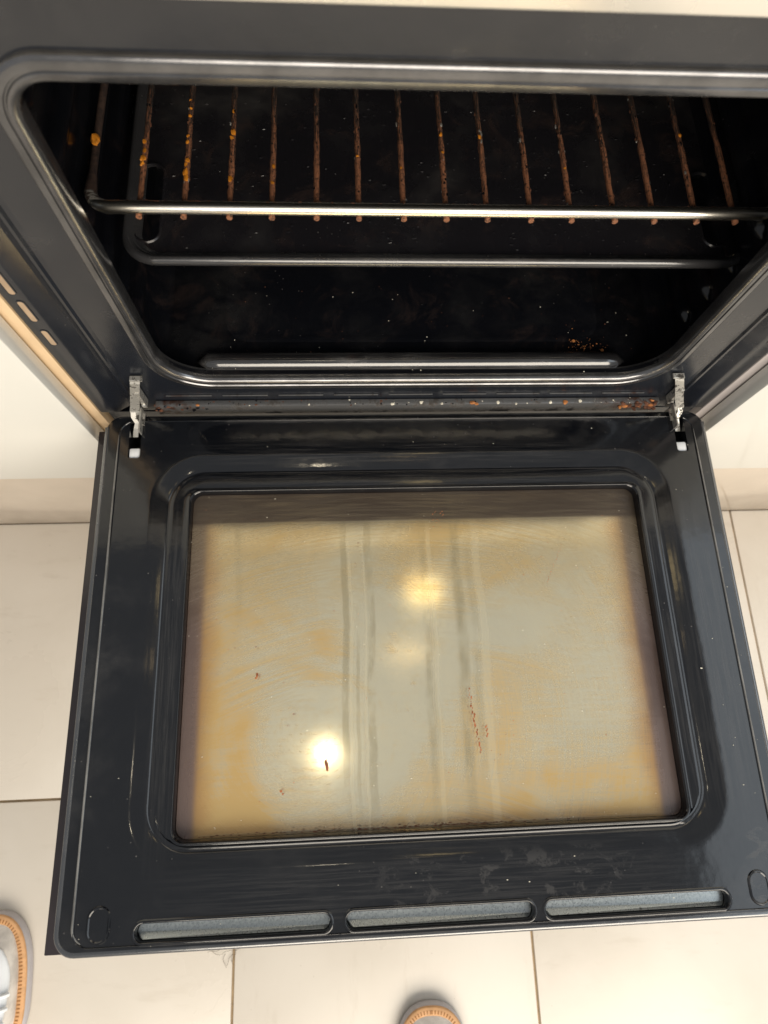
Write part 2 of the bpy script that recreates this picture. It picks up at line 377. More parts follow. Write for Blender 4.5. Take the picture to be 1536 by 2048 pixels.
def tube(bm, pts, r, n=10, closed=False, caps=True, mat=0, rfun=None):
    pts = [Vector(p) for p in pts]; k = len(pts); rings = []
    up = Vector((0, 0, 1))
    for i, p in enumerate(pts):
        a = pts[i - 1] if (i > 0 or closed) else p; b = pts[(i + 1) % k] if (i < k - 1 or closed) else p
        t = (b - a).normalized()
        u = up if abs(t.dot(up)) < .95 else Vector((1, 0, 0))
        s = t.cross(u).normalized(); w = s.cross(t)
        rr = rfun(i / max(1, k - 1)) if rfun else r
        rings.append([p + rr * (math.cos(2 * math.pi * j / n) * s + math.sin(2 * math.pi * j / n) * w) for j in range(n)])
    loops(bm, rings, closed_sweep=closed, cap0=caps and not closed, cap1=caps and not closed, mat=mat)
def stadium(x0, x1, y0, y1, n=10):
    w, h = x1 - x0, y1 - y0
    return rrect(x0, x1, y0, y1, min(w, h) / 2 - 1e-5, n)
def lump(bm, c, r, sub=1, mat=0, squash=(1, 1, 1)):
    q = bmesh.ops.create_icosphere(bm, subdivisions=sub, radius=1.0)
    ph = random.random() * 50
    for v in q['verts']:
        d = 1 + .45 * noise.noise(v.co * 1.7 + Vector((ph, ph, 0)))
        v.co = Vector((c[0] + v.co.x * r * d * squash[0], c[1] + v.co.y * r * d * squash[1], c[2] + v.co.z * r * d * squash[2]))
    for f in set(f for v in q['verts'] for f in v.link_faces): f.material_index = mat

# ------------------------------------------------------------------ floor
HF = -0.42
bm = bmesh.new(); box(bm, -2.2, 2.2, -2.2, 0.5, HF - .03, HF - 0.004)
floor = obj('floor', bm, M['grout'], smooth=False); tag(floor, 'cream tiled kitchen floor with tan grout lines under the open oven', kind='structure')
T, G = 0.4, 0.0031
bm = bmesh.new(); box(bm, -T / 2 + G / 2, T / 2 - G / 2, -T / 2 + G / 2, T / 2 - G / 2, -.009, 0, bev=.0012)
t0 = obj('tile', bm, M['tile'], floor)
first = True
for i in range(-5, 5):
    for j in range(-5, 1):
        o = t0 if first else t0.copy()
        if not first: COL.objects.link(o)
        first = False; o.parent = floor
        o.location = (-0.025 + T * i, -0.193 + T * j, HF + random.uniform(-.0003, .0003))
        o.rotation_euler = (0, 0, random.choice((0, math.pi / 2, math.pi)))

# ------------------------------------------------------------------ neighbouring cabinets and plinth
def cabinet(sgn, label):
    r = empty('kitchen_cabinet', (sgn * .62, 0, HF)); tag(r, label, 'cabinet', 'white gloss cabinets beside the oven')
    L = lambda a, b: (min(sgn * a, sgn * b), max(sgn * a, sgn * b))
    def add(nm, xr, y0, y1, z0, z1, m, bev=.001):
        b = bmesh.new(); box(b, *xr, y0, y1, z0, z1, bev=bev)
        o = obj(nm, b, m, r); o.matrix_parent_inverse = Matrix.Translation(-Vector(r.location)); return o
    add('cabinet_door', L(.3135, .91), -.0205, -.0025, -.150, .47, M['white_gloss'], .0016)
    add('side_panel', L(.3045, .3215), -.001, .55, -.24, .47, M['carcass' if sgn < 0 else 'carcass_grey'], .0006)
    add('carcass_base', L(.323, .91), .002, .55, -.16, -.142, M['carcass'], .0006)
    return r
cabinet(-1, 'white gloss cupboard door left of the open oven')
cabinet(1, 'white gloss cupboard door right of the open oven')
bm = bmesh.new(); box(bm, -.95, .95, .0058, .034, HF + .0015, -.165, bev=.001)
tag(obj('plinth', bm, M['plinth']), 'taupe plinth board along the floor under the white cupboards', 'plinth')

# ------------------------------------------------------------------ oven
oven = empty('oven', (0, 0, 0))
tag(oven, 'black built in oven with its greasy glass door hanging open', 'oven')
OX0, OX1, OZ0, OZ1, OR, OT = -.2335, .2345, .029, .3372, .052, .0345
# front frame: plate with the opening, stepped flanges at both sides
bm = bmesh.new()
def xz(pts, y): return [(p[0], y, p[1]) for p in pts]
hole = rrect(OX0 + .003, OX1 - .003, OZ0 + .003, OZ1 - .003, OR - .003, 10, OT - .003)
out = rrect(-.258, .258, -.017, .372, .0005)
loops(bm, [xz(hole, .012), xz(hole, .0), xz(out, .0), xz(out, .004)])
for sg in (-1, 1):
    prof = [(.258, 0), (.2615, -.0002), (.2630, -.0022), (.2650, -.0022), (.2665, -.0004), (.2700, .0030), (.2745, .0052), (.2850, -.0010), (.2870, -.0018), (.2890, -.0020), (.3010, -.0020), (.3026, -.0012), (.3030, .0006), (.3030, .02)]
    rings = []
    for z in (-.017, .372): rings.append([bm.verts.new((sg * a, b, z)) for a, b in prof])
    for j in range(len(prof) - 1): bm.faces.new((rings[0][j], rings[0][j + 1], rings[1][j + 1], rings[1][j]))
front_frame = obj('front_frame', bm, M['frame'], oven)
# slots in the left and right flanges
M['slot'] = simple('slot_inside', (0.40, 0.29, 0.19), rough=0.6, var=.15)
for sg in (-1, 1):
    for z0, z1 in ((.102, .122), (.134, .158), (.166, .190), (.200, .224), (.234, .258), (.268, .292)):
        b = bmesh.new(); s = stadium(sg * .2935 - .0022, sg * .2935 + .0022, z0, z1, 6)
        s2 = stadium(sg * .2935 - .0032, sg * .2935 + .0032, z0 - .001, z1 + .001, 6)
        loops(b, [xz(s2, -.0021), xz(s2, -.0025), xz(s, -.0024), xz(s, -.0014)])
        f = b.faces.new([b.verts.new(p) for p in xz(s, -.0022)]); f.material_index = 1
        obj('vent_slot', b, [M['frame'], M['slot']], front_frame)
# gasket
bm = bmesh.new()
gp = [(0, .001), (.0004, -.0020), (.0014, -.0032), (.0026, -.0036), (.0058, -.0038), (.0064, -.0028), (.0070, -.0028), (.0077, -.0038), (.0104, -.0037), (.0116, -.0028), (.0124, -.0004), (.0127, .004), (.0122, .009)]
rings = [xz(rrect(OX0 + s, OX1 - s, OZ0 + s * 1.32, OZ1 - s * 1.15, OR - s, 14, OT - s), y) for s, y in gp]
loops(bm, rings)
obj('door_gasket', bm, M['rubber'], oven, angle=50)
# cavity liner
bm = bmesh.new()
def lr(dx, z0, z1, r, y): return xz(rrect(-.2215 - dx, .2225 + dx, z0, z1, r, 12, r * .6), y)
rings = [lr(0, .0462, .3225, .040, .003), lr(0, .0462, .3225, .040, .006), lr(.002, .0450, .3235, .040, .0065), lr(.024, .0415, .334, .034, .0095), lr(.0255, .041, .335, .034, .011),
         lr(.0255, .041, .335, .034, .385), lr(.022, .044, .331, .030, .398), lr(.0, .06, .31, .02, .400)]
loops(bm, rings, cap1=True)
liner = obj('cavity_liner', bm, M['liner'], oven)
# rib across the cavity floor + raised floor panel
bm = bmesh.new()
pts = [(-.197 + .392 * i / 40, .0165, .0430) for i in range(41)]
def rf(t):
    e = min(t, 1 - t) * .38
    return .0088 * min(1, math.sqrt(max(0.02, 1 - max(0, 1 - e / .008) ** 2)))
tube(bm, pts, .007, 16, rfun=rf)
obj('floor_rib', bm, M['rib'], liner, angle=60)
bm = bmesh.new()
def fl(i, z): return [(p[0], p[1], z) for p in rrect(-.173 + i, .175 - i, .040 + i, .34 - i, .024, 8)]
loops(bm, [fl(-.003, .0405), fl(0, .0414), fl(.002, .0416), fl(.005, .0413), fl(.007, .0412)], cap1=True)
obj('floor_panel', bm, M['liner'], liner, angle=50)
# rack ledges pressed into both side walls
for sg in (-1, 1):
    for z in (.068, .104, .140, .178, .228, .270):
        b = bmesh.new()
        pts = [(sg * .249, .036 + .33 * i / 24, z) for i in range(25)]
        def rl(t):
            e = min(t, 1 - t) * .33
            return .0095 * math.sqrt(max(.01, 1 - max(0, 1 - e / .010) ** 2))
        tube(b, pts, .009, 12, rfun=rl)
        obj('rack_ledge', b, M['liner'], liner, angle=60)
# thin louvre slits under the gasket and the rail under the opening
for i in range(9):
    x0 = -.232 + i * .052
    b = bmesh.new(); box(b, x0, x0 + .042, -.0014, -.0002, .0128, .0137, bev=.0003)
    obj('louvre', b, M['rail'], front_frame)
bm = bmesh.new(); box(bm, -.2445, .2455, -.0070, -.0005, -.0135, .0040, bev=.0012)
obj('hinge_rail', bm, M['rail'], oven)
# control panel above
bm = bmesh.new(); box(bm, -.3026, .3026, -.0200, .012, .3722, .47, bev=.0015)
obj('control_panel', bm, M['steel'], oven)
# body behind the frame
bm = bmesh.new()
box(bm, -.29, .29, .0215, .45, -.02, .025); 
obj('body_base', bm, M['dark'], oven, smooth=False)
bm = bmesh.new(); box(bm, -.2995, .2995, .003, .02, -.14, -.026, bev=.001)
obj('lower_panel', bm, M['frame'], oven)

# ---- door (hinged flat open): pressed enamel pan
def ring_xy(x0, x1, y0, y1, r, z, n=12): return [(p[0], p[1], z) for p in rrect(x0, x1, y0, y1, r, n)]
WX0, WX1, WY0, WY1 = -.2075, .2105, -.3800, -.0905
YB = -.013
rings = []
def R_(x, y0, y1, r, z): rings.append(ring_xy(-x, x, y0, y1, r, z))
R_(.2905, -.4540, YB, .016, -.0275)
R_(.2905, -.4540, YB, .016, -.0060)
for i in range(1, 6):
    a = math.radians(90 * i / 5)
    R_(.2905 - .0040 * (1 - math.cos(a)), -.4540 + .0040 * (1 - math.cos(a)), YB - .0025 * (1 - math.cos(a)), .015, -.0060 + .0040 * math.sin(a))
R_(.2855, -.4490, YB - .004, .012, -.0020)
R_(.2790, -.4485, YB - .006, .012, -.0020)
R_(.2768, -.4480, YB - .007, .012, -.0020)
for i in range(1, 9):
    t = i / 8; s = t * t * (3 - 2 * t)
    R_(.2768 - .0026 * t, -.4480 + .0012 * t, YB - .007 - .0015 * t, .012, -.0020 + .0026 * s + .0024 * math.sin(math.pi * t ** .7))
R_(.2725, -.4462, YB - .0095, .012, .0006)
R_(.2480, -.4050, -.0500, .049, .0006)
R_(.2440, -.4010, -.0530, .046, .0006)
for i in range(1, 9):
    t = i / 8; s = t * t * (3 - 2 * t)
    R_(.2440 - .0150 * t, -.4010 + .0125 * t, -.0530 - .0160 * t, .046 - .012 * t, .0006 - .0030 * s - .0007 * max(0, (t - .75) * 4))
R_(.2278, -.3872, -.0705, .033, -.0039)
R_(.2264, -.3860, -.0718, .0325, -.0039)
R_(.2254, -.3853, -.0727, .0315, -.0034)
R_(.2244, -.3846, -.0738, .031, -.0031)
R_(.2225, -.3840, -.0760, .029, -.0031)
R_(.2160, -.3850, -.0860, .012, -.0040)
def Rw(i, z, r=.010): rings.append(ring_xy(WX0 - i, WX1 + i, WY0 - i, WY1 + i, r, z))
Rw(.0042, -.0041, .011); Rw(.0034, -.0039, .011); Rw(.0022, -.0031); Rw(.0012, -.0030); Rw(.0003, -.0042); Rw(0, -.0075); Rw(0, -.0125); Rw(.016, -.0132); Rw(.016, -.0275)
bm = bmesh.new(); loops(bm, rings, closed_sweep=True)
door = obj('door', bm, M['enamel'], oven)
# cut the three vent slots, the two oval dimples and the hinge pockets
cut = bmesh.new()
SL = [(-.2300, -.0840), (-.0720, .0735), (.0825, .2300)]
SY0, SY1 = -.4452, -.4332
def prism(bm, pts, z0, z1): loops(bm, [[(p[0], p[1], z0) for p in pts], [(p[0], p[1], z1) for p in pts]], cap0=True, cap1=True)
for a, b in SL: prism(cut, stadium(a, b, SY0, SY1), -.0095, .02)
HP = []
for sg, cx in ((-1, -.2610), (1, .2620)):
    prism(cut, rrect(cx - .0055, cx + .0055, -.0575, -.005, .0025, 4), -.020, .02)
    HP.append((sg, cx))
bmesh.ops.recalc_face_normals(cut, faces=cut.faces)
cme = bpy.data.meshes.new('cutter'); cut.to_mesh(cme); cut.free()
co = bpy.data.objects.new('cutter', cme); COL.objects.link(co)
md = door.modifiers.new('cut', 'BOOLEAN'); md.operation = 'DIFFERENCE'; md.solver = 'EXACT'; md.object = co
bpy.context.view_layer.update()
dg = bpy.context.evaluated_depsgraph_get()
nm = bpy.data.meshes.new_from_object(door.evaluated_get(dg))
door.modifiers.clear(); old = door.data; door.data = nm; nm.name = 'door'
bpy.data.objects.remove(co); bpy.data.meshes.remove(cme); bpy.data.meshes.remove(old)
nm.polygons.foreach_set('use_smooth', [True] * len(nm.polygons)); nm.set_sharp_from_angle(angle=math.radians(25))
nm.materials.clear(); nm.materials.append(M['enamel'])
# slot rims, zinc strips
for a, b in SL:
    bb = bmesh.new()
    o_ = stadium(a - .0030, b + .0030, SY0 - .0030, SY1 + .0030); i_ = stadium(a + .0001, b - .0001, SY0 + .0001, SY1 - .0001)
    m_ = stadium(a - .0016, b + .0016, SY0 - .0016, SY1 + .0016); m2 = stadium(a - .0006, b + .0006, SY0 - .0006, SY1 + .0006)
    loops(bb, [[(p[0], p[1], z) for p in q] for q, z in ((o_, .0004), (m_, .0018), (m2, .0017), (i_, .0002), (i_, -.009))])
    obj('slot_rim', bb, M['enamel'], door, angle=60)
    bb = bmesh.new(); s_ = stadium(a + .0006, b - .0006, SY0 + .0006, SY1 - .0006)
    y0, y1 = SY0 + .0006, SY1 - .0006
    # folded strip: a flat and a small turned-up edge at the front
    loops(bb, [[(p[0], p[1], -.0094) for p in s_], [(p[0], p[1], -.0062 + .0030 * max(0, 1 - (p[1] - y0) / (.0025))) for p in s_]], cap1=True)
    obj('vent_strip', bb, M['zinc'], door, smooth=False)
for cx in (-.2570, .2565):
    bb = bmesh.new()
    q = [stadium(cx - .0090 + i, cx + .0090 - i, -.4455 + i, -.4195 - i) for i in (0, .0008, .0016, .0024)]
    loops(bb, [[(p[0], p[1], z) for p in r] for r, z in zip(q, (.0004, .0015, .0016, .0010))], cap1=True)
    obj('oval_dimple', bb, M['enamel'], door, angle=18)
# window panes
bm = bmesh.new()
loops(bm, [ring_xy(WX0 + .0004, WX1 - .0004, WY0 + .0004, WY1 - .0004, .0095, z) for z in (-.0121, -.0120)][::-1], cap0=False, cap1=False)
bm.faces.new([bm.verts.new(p) for p in ring_xy(WX0 + .0004, WX1 - .0004, WY0 + .0004, WY1 - .0004, .0095, -.0120)])
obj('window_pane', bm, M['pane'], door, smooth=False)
# outer glass with its mirrored centre and the printed border
bm = bmesh.new(); box(bm, -.3095, .3095, -.4615, -.014, -.0400, -.0352, bev=.0010)
outer = obj('outer_glass', bm, M['print'], door)
bm = bmesh.new(); box(bm, -.2218, .2248, -.3945, -.0755, -.0235, -.0192, bev=.0005)
obj('reflective_glass', bm, M['mirror'], door, smooth=False)
bm = bmesh.new()
a = ring_xy(-.296, .296, -.4545, -.016, .004, -.0351); b_ = ring_xy(-.296, .296, -.4545, -.016, .004, -.0274)
loops(bm, [a, b_]); obj('door_body_edge', bm, M['dark'], door)
# pressed ridges: step line along the sides, rolled outer edge, bead round the pane
M['ridge'] = simple('worn_enamel_ridge', (0.17, 0.165, 0.155), rough=0.28, var=0.5, vscale=25, ior=1.7)  # pale grey paints the step line's highlight into the ridge
M['edge'] = enamel('rolled_edge_enamel', base=(0.03, 0.032, 0.035), rough=0.2, dust=0.16, dustamt=1.0, seed=3.3, wipe=(5, 5, 5), ior=2.2)  # lighter grey carries the lip's highlight band in its colour
for sg in (-1, 1):
    bb = bmesh.new()
    P_ = [(sg * .2758, -.034 - .400 * i / 30, .0010) for i in range(31)] + [(sg * (.2758 - .010 * (1 - math.cos(a))), -.434 - .011 * math.sin(a), .0010 - .0008 * a) for a in (.3, .6, .9, 1.2, 1.5)]
    tube(bb, P_, .001, 8, rfun=lambda t: .0010 * min(1, .25 + t * 12) * min(1, .3 + (1 - t) * 14))
    obj('pressed_ridge', bb, M['ridge'], door, angle=70)
bb = bmesh.new()
P_ = [(-.2880, YB - .012 - .41 * i / 20, -.0046) for i in range(20)] + [(-.288 + .014 * (1 - math.cos(a)), -.4375 - .0142 * math.sin(a), -.0046) for a in [1.5708 * i / 8 for i in range(9)]]
P_ = P_ + [(-x, y, z) for x, y, z in P_[::-1]]
tube(bb, P_, .0030, 10)
obj('rolled_edge', bb, M['edge'], door, angle=70)
bb = bmesh.new()
tube(bb, ring_xy(WX0 - .0014, WX1 + .0014, WY0 - .0014, WY1 + .0014, .0105, -.0034), .0008, 8, closed=True)
obj('pane_bead', bb, M['enamel'], door, angle=70)
# white rollers
for sg, cx in HP:
    bb = bmesh.new(); box(bb, cx - .0052, cx + .0052, -.0572, -.0468, -.016, -.0006, bev=.0018)
    obj('roller', bb, M['white_plastic'], door)
# hinge arms
def strip(bm, path, w, th, ax=0):
    """flat bar of width w swept along path in the yz plane; path items (x, y, z)"""
    rings = []
    for i, p in enumerate(path):
        p = Vector(p); q0 = Vector(path[max(0, i - 1)]); q1 = Vector(path[min(len(path) - 1, i + 1)])
        t = (q1 - q0).normalized(); s = Vector((1, 0, 0)); nrm = t.cross(s).normalized()
        rings.append([p + s * a * w / 2 + nrm * b * th / 2 for a, b in ((-1, -1), (1, -1), (1, 1), (-1, 1))])
    loops(bm, rings, cap0=True, cap1=True)
for sg, cx in HP:
    bb = bmesh.new()
    tx = -.2480 if sg < 0 else .2415
    lp = lambda t: tx + (cx - tx) * t
    strip(bb, [(lp(0), -.0030, .0500), (lp(.12), -.0055, .0455), (lp(.5), -.0085, .0290), (lp(.8), -.0110, .0160), (lp(1), -.0130, .0085), (lp(1), -.0150, .0040)], .0085, .0016)
    strip(bb, [(cx + sg * .0015, -.0125, .0080), (cx + sg * .0020, -.0175, .0030), (cx - sg * .0005, -.0215, -.0010), (cx + sg * .0012, -.0260, -.0040), (cx + sg * .0025, -.0330, -.0075)], .0048, .0016)
    # cheek plate, seen on the inner side
    box(bb, *sorted((cx - sg * .0110, cx - sg * .0072)), -.0095, -.0008, .006, .034, bev=.0006)
    box(bb, *sorted((cx - sg * .0060, cx - sg * .0045)), -.0340, -.010, -.012, .0085, bev=.0004)
    # catch at the top
    box(bb, *sorted((tx - sg * .0065, tx + sg * .0045)), -.0065, -.0012, .0500, .0520, bev=.0006)
    lump(bb, (cx - sg * .009, -.0095, .012), .0022)
    obj('hinge_arm', bb, M['hinge'], oven, smooth=False)
    bb = bmesh.new()
    tube(bb, [(cx - sg * .0066, -.0130 - .012 * i / 5, .0012) for i in range(6)], .0011, 6)
    obj('hinge_pin', bb, M['hinge'], oven)

# ------------------------------------------------------------------ wire rack
RX0, RX1, RY, RZ = -.2385, .2535, .0505, .1905
rack = empty('oven_rack', (0.0075, RY, RZ)); tag(rack, 'chrome wire oven rack with rusty, grease spotted bars above the black tray', 'rack')
def rk(o): o.matrix_parent_inverse = Matrix.Translation(-Vector(rack.location)); return o
cx_ = .0075; hw = (RX1 - RX0) / 2
path = []
def arc(cx, cy, r, a0, a1, n=8): return [(cx + r * math.cos(math.radians(a0 + (a1 - a0) * i / n)), cy + r * math.sin(math.radians(a0 + (a1 - a0) * i / n)), 0) for i in range(n + 1)]
r_ = .014
front = [(-hw, .075, 0), (-hw, .05, 0), (-hw, .03, 0)] + arc(-hw + r_, r_, r_, 180, 270) + [(-.12, 0, 0), (0, 0, 0), (.12, 0, 0)] + arc(hw - r_, r_, r_, 270, 360) + [(hw, .03, 0), (hw, .05, 0), (hw, .075, 0)]
rear = [(hw - .002, .085, .004), (hw - .003, .16, .004), (hw - .003, .30, .004), (hw - .01, .322, .004), (0, .325, .004), (-hw + .01, .322, .004), (-hw + .003, .30, .004), (-hw + .003, .16, .004), (-hw + .002, .085, .004)]
rad = [.0044 if p[1] < .012 else (.0044 - .0018 * min(1, (p[1] - .012) / .015)) for p in front + rear]
bm = bmesh.new(); tube(bm, front + rear, .0050, 18, closed=True, rfun=lambda t: rad[int(round(t * (len(rad) - 1)))])
obj('rack_frame', bm, M['bar'], rack, angle=60)
bm = bmesh.new()
n_ = 40
tube(bm, [(random.uniform(-.00025, .00025), -.0045 + .326 * i / n_, random.uniform(-.0002, .0002)) for i in range(n_ + 1)], .0026, 8, rfun=lambda t: .0020 + random.uniform(-.0002, .0003))
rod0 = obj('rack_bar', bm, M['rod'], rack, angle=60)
rods = []
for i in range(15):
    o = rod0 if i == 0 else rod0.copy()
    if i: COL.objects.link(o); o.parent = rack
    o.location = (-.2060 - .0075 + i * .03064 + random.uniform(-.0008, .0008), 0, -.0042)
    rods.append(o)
bm = bmesh.new()
beads = {0: [(.045, 1.6), (.06, 1.2), (.040, 1.1), (.052, 1.0)], 1: [(.028, 1.3), (.033, 1.7), (.044, 1.2), (.060, 1.1), (.066, 1.0), (.085, .9), (.092, .9), (.1, .8), (.04, 1.)], 2: [(.028, 1.3), (.065, 1.2), (.070, 1.3), (.09, .8)],
         3: [(.040, 1.0), (.025, .9)], 8: [(.07, 1.1)], 10: [(.042, .9)], 13: [(.075, .9)], 5: [(.05, .8)], 7: [(.072, 1.0), (.055, .9)], 6: [(.04, .8)]}
for i, L in beads.items():
    for y, s in L:
        x = rods[i].location.x + random.uniform(-.0006, .0006)
        lump(bm, (x, y, -.0026), .0014 * s, 1, squash=(1, random.uniform(1.1, 2.0), .8))
lump(bm, (-hw + .0005, .055, .0036), .0036, 2, squash=(.9, 1.4, .8))
o = obj('baked_residue', bm, M['amber'], rack); o['kind'] = 'stuff'

# burnt crust, thickest towards the front of the bars
bm = bmesh.new()
for o_ in rods:
    for q in range(random.randint(12, 24)):
        y = random.random() ** 1.5 * .16; a = random.uniform(-.4, math.pi + .4)
        lump(bm, (o_.location.x + .0019 * math.cos(a), y, -.0042 + .0019 * math.sin(a)), random.uniform(.0005, .0012), 1, mat=random.choice((0, 0, 1, 1, 2)), squash=(.8, random.uniform(1, 2.6), .8))
for q in range(90):
    x = random.uniform(-hw + .02, hw - .02); a = random.uniform(.35, 1.25)
    lump(bm, (x, .0042 * math.cos(a) + 0.0, .0042 * math.sin(a)), random.uniform(.0003, .0008), 1, mat=random.choice((0, 0, 1)), squash=(random.uniform(1, 3), 1, .6))
o = obj('burnt_crust', bm, [M['crumb_br'], M['liner'], M['hinge']], rack); o['kind'] = 'stuff'

# ------------------------------------------------------------------ black tray under the rack
TZ = .148
tray = empty('baking_tray', (.0145, .05, TZ)); tag(tray, 'black enamel baking tray with two oblong slots lying under the wire rack', 'tray')
def tr(x, y0, y1, r, z): return [(p[0], p[1], z) for p in rrect(-x, x, y0, y1, r, 10)]
bm = bmesh.new()
y0, y1 = -.010, .300
R = [tr(.2455, y0, y1, .026, -.0045), tr(.2466, y0 - .0012, y1, .026, -.0022), tr(.2466, y0 - .0012, y1, .026, .0002), tr(.2455, y0 + .0000, y1, .026, .0022), tr(.2440, y0 + .0018, y1 - .002, .025, .0032), tr(.2420, y0 + .0040, y1 - .004, .024, .0022),
     tr(.2400, y0 + .0065, y1 - .006, .022, -.0020), tr(.2375, y0 + .0090, y1 - .009, .020, -.0036), tr(.2340, y0 + .0120, y1 - .012, .018, -.0040)]
loops(bm, R + [tr(.2335, y0 + .013, y1 - .013, .018, -.0056), tr(.2440, y0 + .002, y1 - .002, .025, -.0056)], closed_sweep=True)
bm.faces.ensure_lookup_table()
obj('tray_rim', bm, M['tray_lip'], tray, angle=60)
bm = bmesh.new()
loops(bm, [tr(.2338, y0 + .0122, y1 - .0122, .018, -.0056), tr(.2338, y0 + .0122, y1 - .0122, .018, -.0041)], cap0=True, cap1=True)
plate = obj('tray_plate', bm, M['tray'], tray)
cut = bmesh.new()
TS = [(-.2380 + .0, -.2205), (.2120, .2290)]
for a, b in TS: prism(cut, stadium(a, b, .012, .085), -.03, .03)
bmesh.ops.recalc_face_normals(cut, faces=cut.faces)
cme = bpy.data.meshes.new('cutter'); cut.to_mesh(cme); cut.free(); co = bpy.data.objects.new('cutter', cme); COL.objects.link(co); co.location = tray.location
md = plate.modifiers.new('cut', 'BOOLEAN'); md.operation = 'DIFFERENCE'; md.solver = 'EXACT'; md.object = co
bpy.context.view_layer.update()
nm = bpy.data.meshes.new_from_object(plate.evaluated_get(bpy.context.evaluated_depsgraph_get()))
plate.modifiers.clear(); plate.data = nm; nm.materials.clear(); nm.materials.append(M['tray'])
bpy.data.objects.remove(co); bpy.data.meshes.remove(cme)
for a, b in TS:
    bb = bmesh.new()
    loops(bb, [[(p[0], p[1], z) for p in stadium(a - i, b + i, .012 - i, .085 + i)] for i, z in ((.0022, -.0042), (.0012, -.0030), (.0002, -.0032), (.0001, -.006))])
    obj('slot_edge', bb, M['tray'], tray, angle=60)
bm = bmesh.new()
for i in range(420):
    x = random.uniform(-.22, .22); y = abs(random.gauss(.05, .07)) + .003
    if y > .27: continue
    lump(bm, (x, y, -.0039), random.uniform(.0003, .0009), 1, squash=(random.uniform(.8, 2.4), random.uniform(.7, 1.2), .6))
o = obj('burnt_specks', bm, M['tray'], tray); o['kind'] = 'stuff'

# ------------------------------------------------------------------ crumbs, flecks
bm = bmesh.new()
def cr(x, y, z, r, mat): lump(bm, (x, y, z), r, 1, mat=mat, squash=(random.uniform(.8, 1.5), random.uniform(.8, 1.3), .55))
# on the hinge rail
for x, r, mm in ((-.205, .0016, 0), (-.02, .0015, 1), (.008, .0017, 1), (.028, .0014, 1), (.058, .0022, 0), (.0620, .0016, 0), (.083, .0019, 1), (.150, .0024, 0), (.135, .0016, 1), (.165, .0017, 1), (-.10, .0012, 1), (-.15, .0012, 2), (.101, .0012, 1)):
    cr(x, -.0066 + random.uniform(-.0006, .002), .0040, r, mm)
for i in range(46):
    cr(random.uniform(.205, .243), random.uniform(-.010, -.003), random.uniform(-.004, .0048), random.uniform(.0008, .0026), random.choice((2, 2, 2, 0)))
for i in range(34):
    cr(random.uniform(-.246, -.195), random.uniform(-.009, -.003), random.uniform(-.002, .0045), random.uniform(.0006, .0020), random.choice((2, 2, 3)))
for i in range(110):
    cr(random.uniform(-.24, .24), random.uniform(-.0070, -.0015), .0038, random.uniform(.0003, .0009), random.choice((1, 2, 3, 3)))
# on the cavity floor, right rear of the rib
for i in range(60):
    cr(random.gauss(.160, .012), .029 + abs(random.gauss(0, .006)), .0422, random.uniform(.0002, .0006), random.choice((0, 0, 2)))
cr(.176, .028, .043, .0019, 0); cr(.150, .038, .043, .0013, 0)
for i in range(110):
    cr(random.uniform(-.2, .21), random.uniform(.026, .10), .0418, random.uniform(.0002, .0005), random.choice((1, 2, 2, 3, 3, 3)))
for i in range(60):
    cr(random.uniform(-.19, .19), random.gauss(.012, .004), .0475, random.uniform(.0002, .0006), random.choice((1, 3, 3)))
tag(obj('crumbs', bm, [M['crumb_or'], M['crumb_wh'], M['crumb_br'], M['liner']]), 'orange, pale and rusty crumbs along the hinge rail and oven floor', 'crumbs', kind='stuff')
bm = bmesh.new()
for i in range(150):
    x, y = random.uniform(-.28, .285), random.uniform(-.45, -.03)
    if WX0 < x < WX1 and WY0 < y < WY1: z = -.0117
    elif -.229 < x < .229 and -.389 < y < -.07: z = -.0064
    elif abs(x) > .276: z = -.0018
    elif abs(x) < .244 and -.403 < y < -.052: continue
    else: z = .0008
    a = .9; r = random.uniform(.0002, .00045)
    lump(bm, (x, y, z), r, 1, squash=(random.uniform(.8, 2.2), .8, .5))
for (x, y) in ((.238, -.268), (.2345, -.273), (.241, -.262), (.2325, -.278), (.236, -.235)):
    lump(bm, (x, y, .001 if x > .24 else -.003), .0008, 1, squash=(1.4, .8, .5))
tag(obj('dust_flecks', bm, M['crumb_wh']), 'tiny pale dust flecks scattered over the open oven door', 'dust', kind='stuff')
# burnt spots on the pane
bm = bmesh.new()
def spot(x, y, r, sx=1, sy=1): lump(bm, (x, y, -.0119), r, 1, squash=(sx, sy, .18))
random.seed(21)
spot(-.0865, -.3305, .0022, .55, 1.6); spot(-.0875, -.327, .0012, .6, 2.2)
spot(-.1455, -.2545, .0015, .7, 1.5); spot(-.1465, -.2570, .001)
spot(-.1240, -.3475, .0013); spot(-.1225, -.3495, .0009)
for i in range(30):
    t = i / 29; spot(.037 + .006 * t + random.uniform(-.0010, .0010), -.272 - .052 * t, random.uniform(.0003, .0010), 1, 1.5)
for i in range(12): spot(.050 + random.uniform(-.001, .001), -.300 - .012 * random.random(), random.uniform(.0003, .0009))
for i in range(16): spot(.135 - .018 * i / 15 + random.uniform(-.0008, .0008), -.145 - .035 * i / 15, random.uniform(.0003, .0006))
for i in range(14): spot(.02 + random.uniform(-.006, .006), -.118 + random.uniform(-.008, .008), random.uniform(.0003, .0006))
for i in range(70): spot(random.uniform(WX0 + .01, WX1 - .01), random.uniform(WY0 + .01, WY1 - .01), random.uniform(.0002, .0005))
M['burnt'] = simple('burnt_brown_spot', (0.36, 0.115, 0.04), rough=.6, var=.4, vscale=300)
o = obj('burnt_spots', bm, M['burnt'], door); o['kind'] = 'stuff'
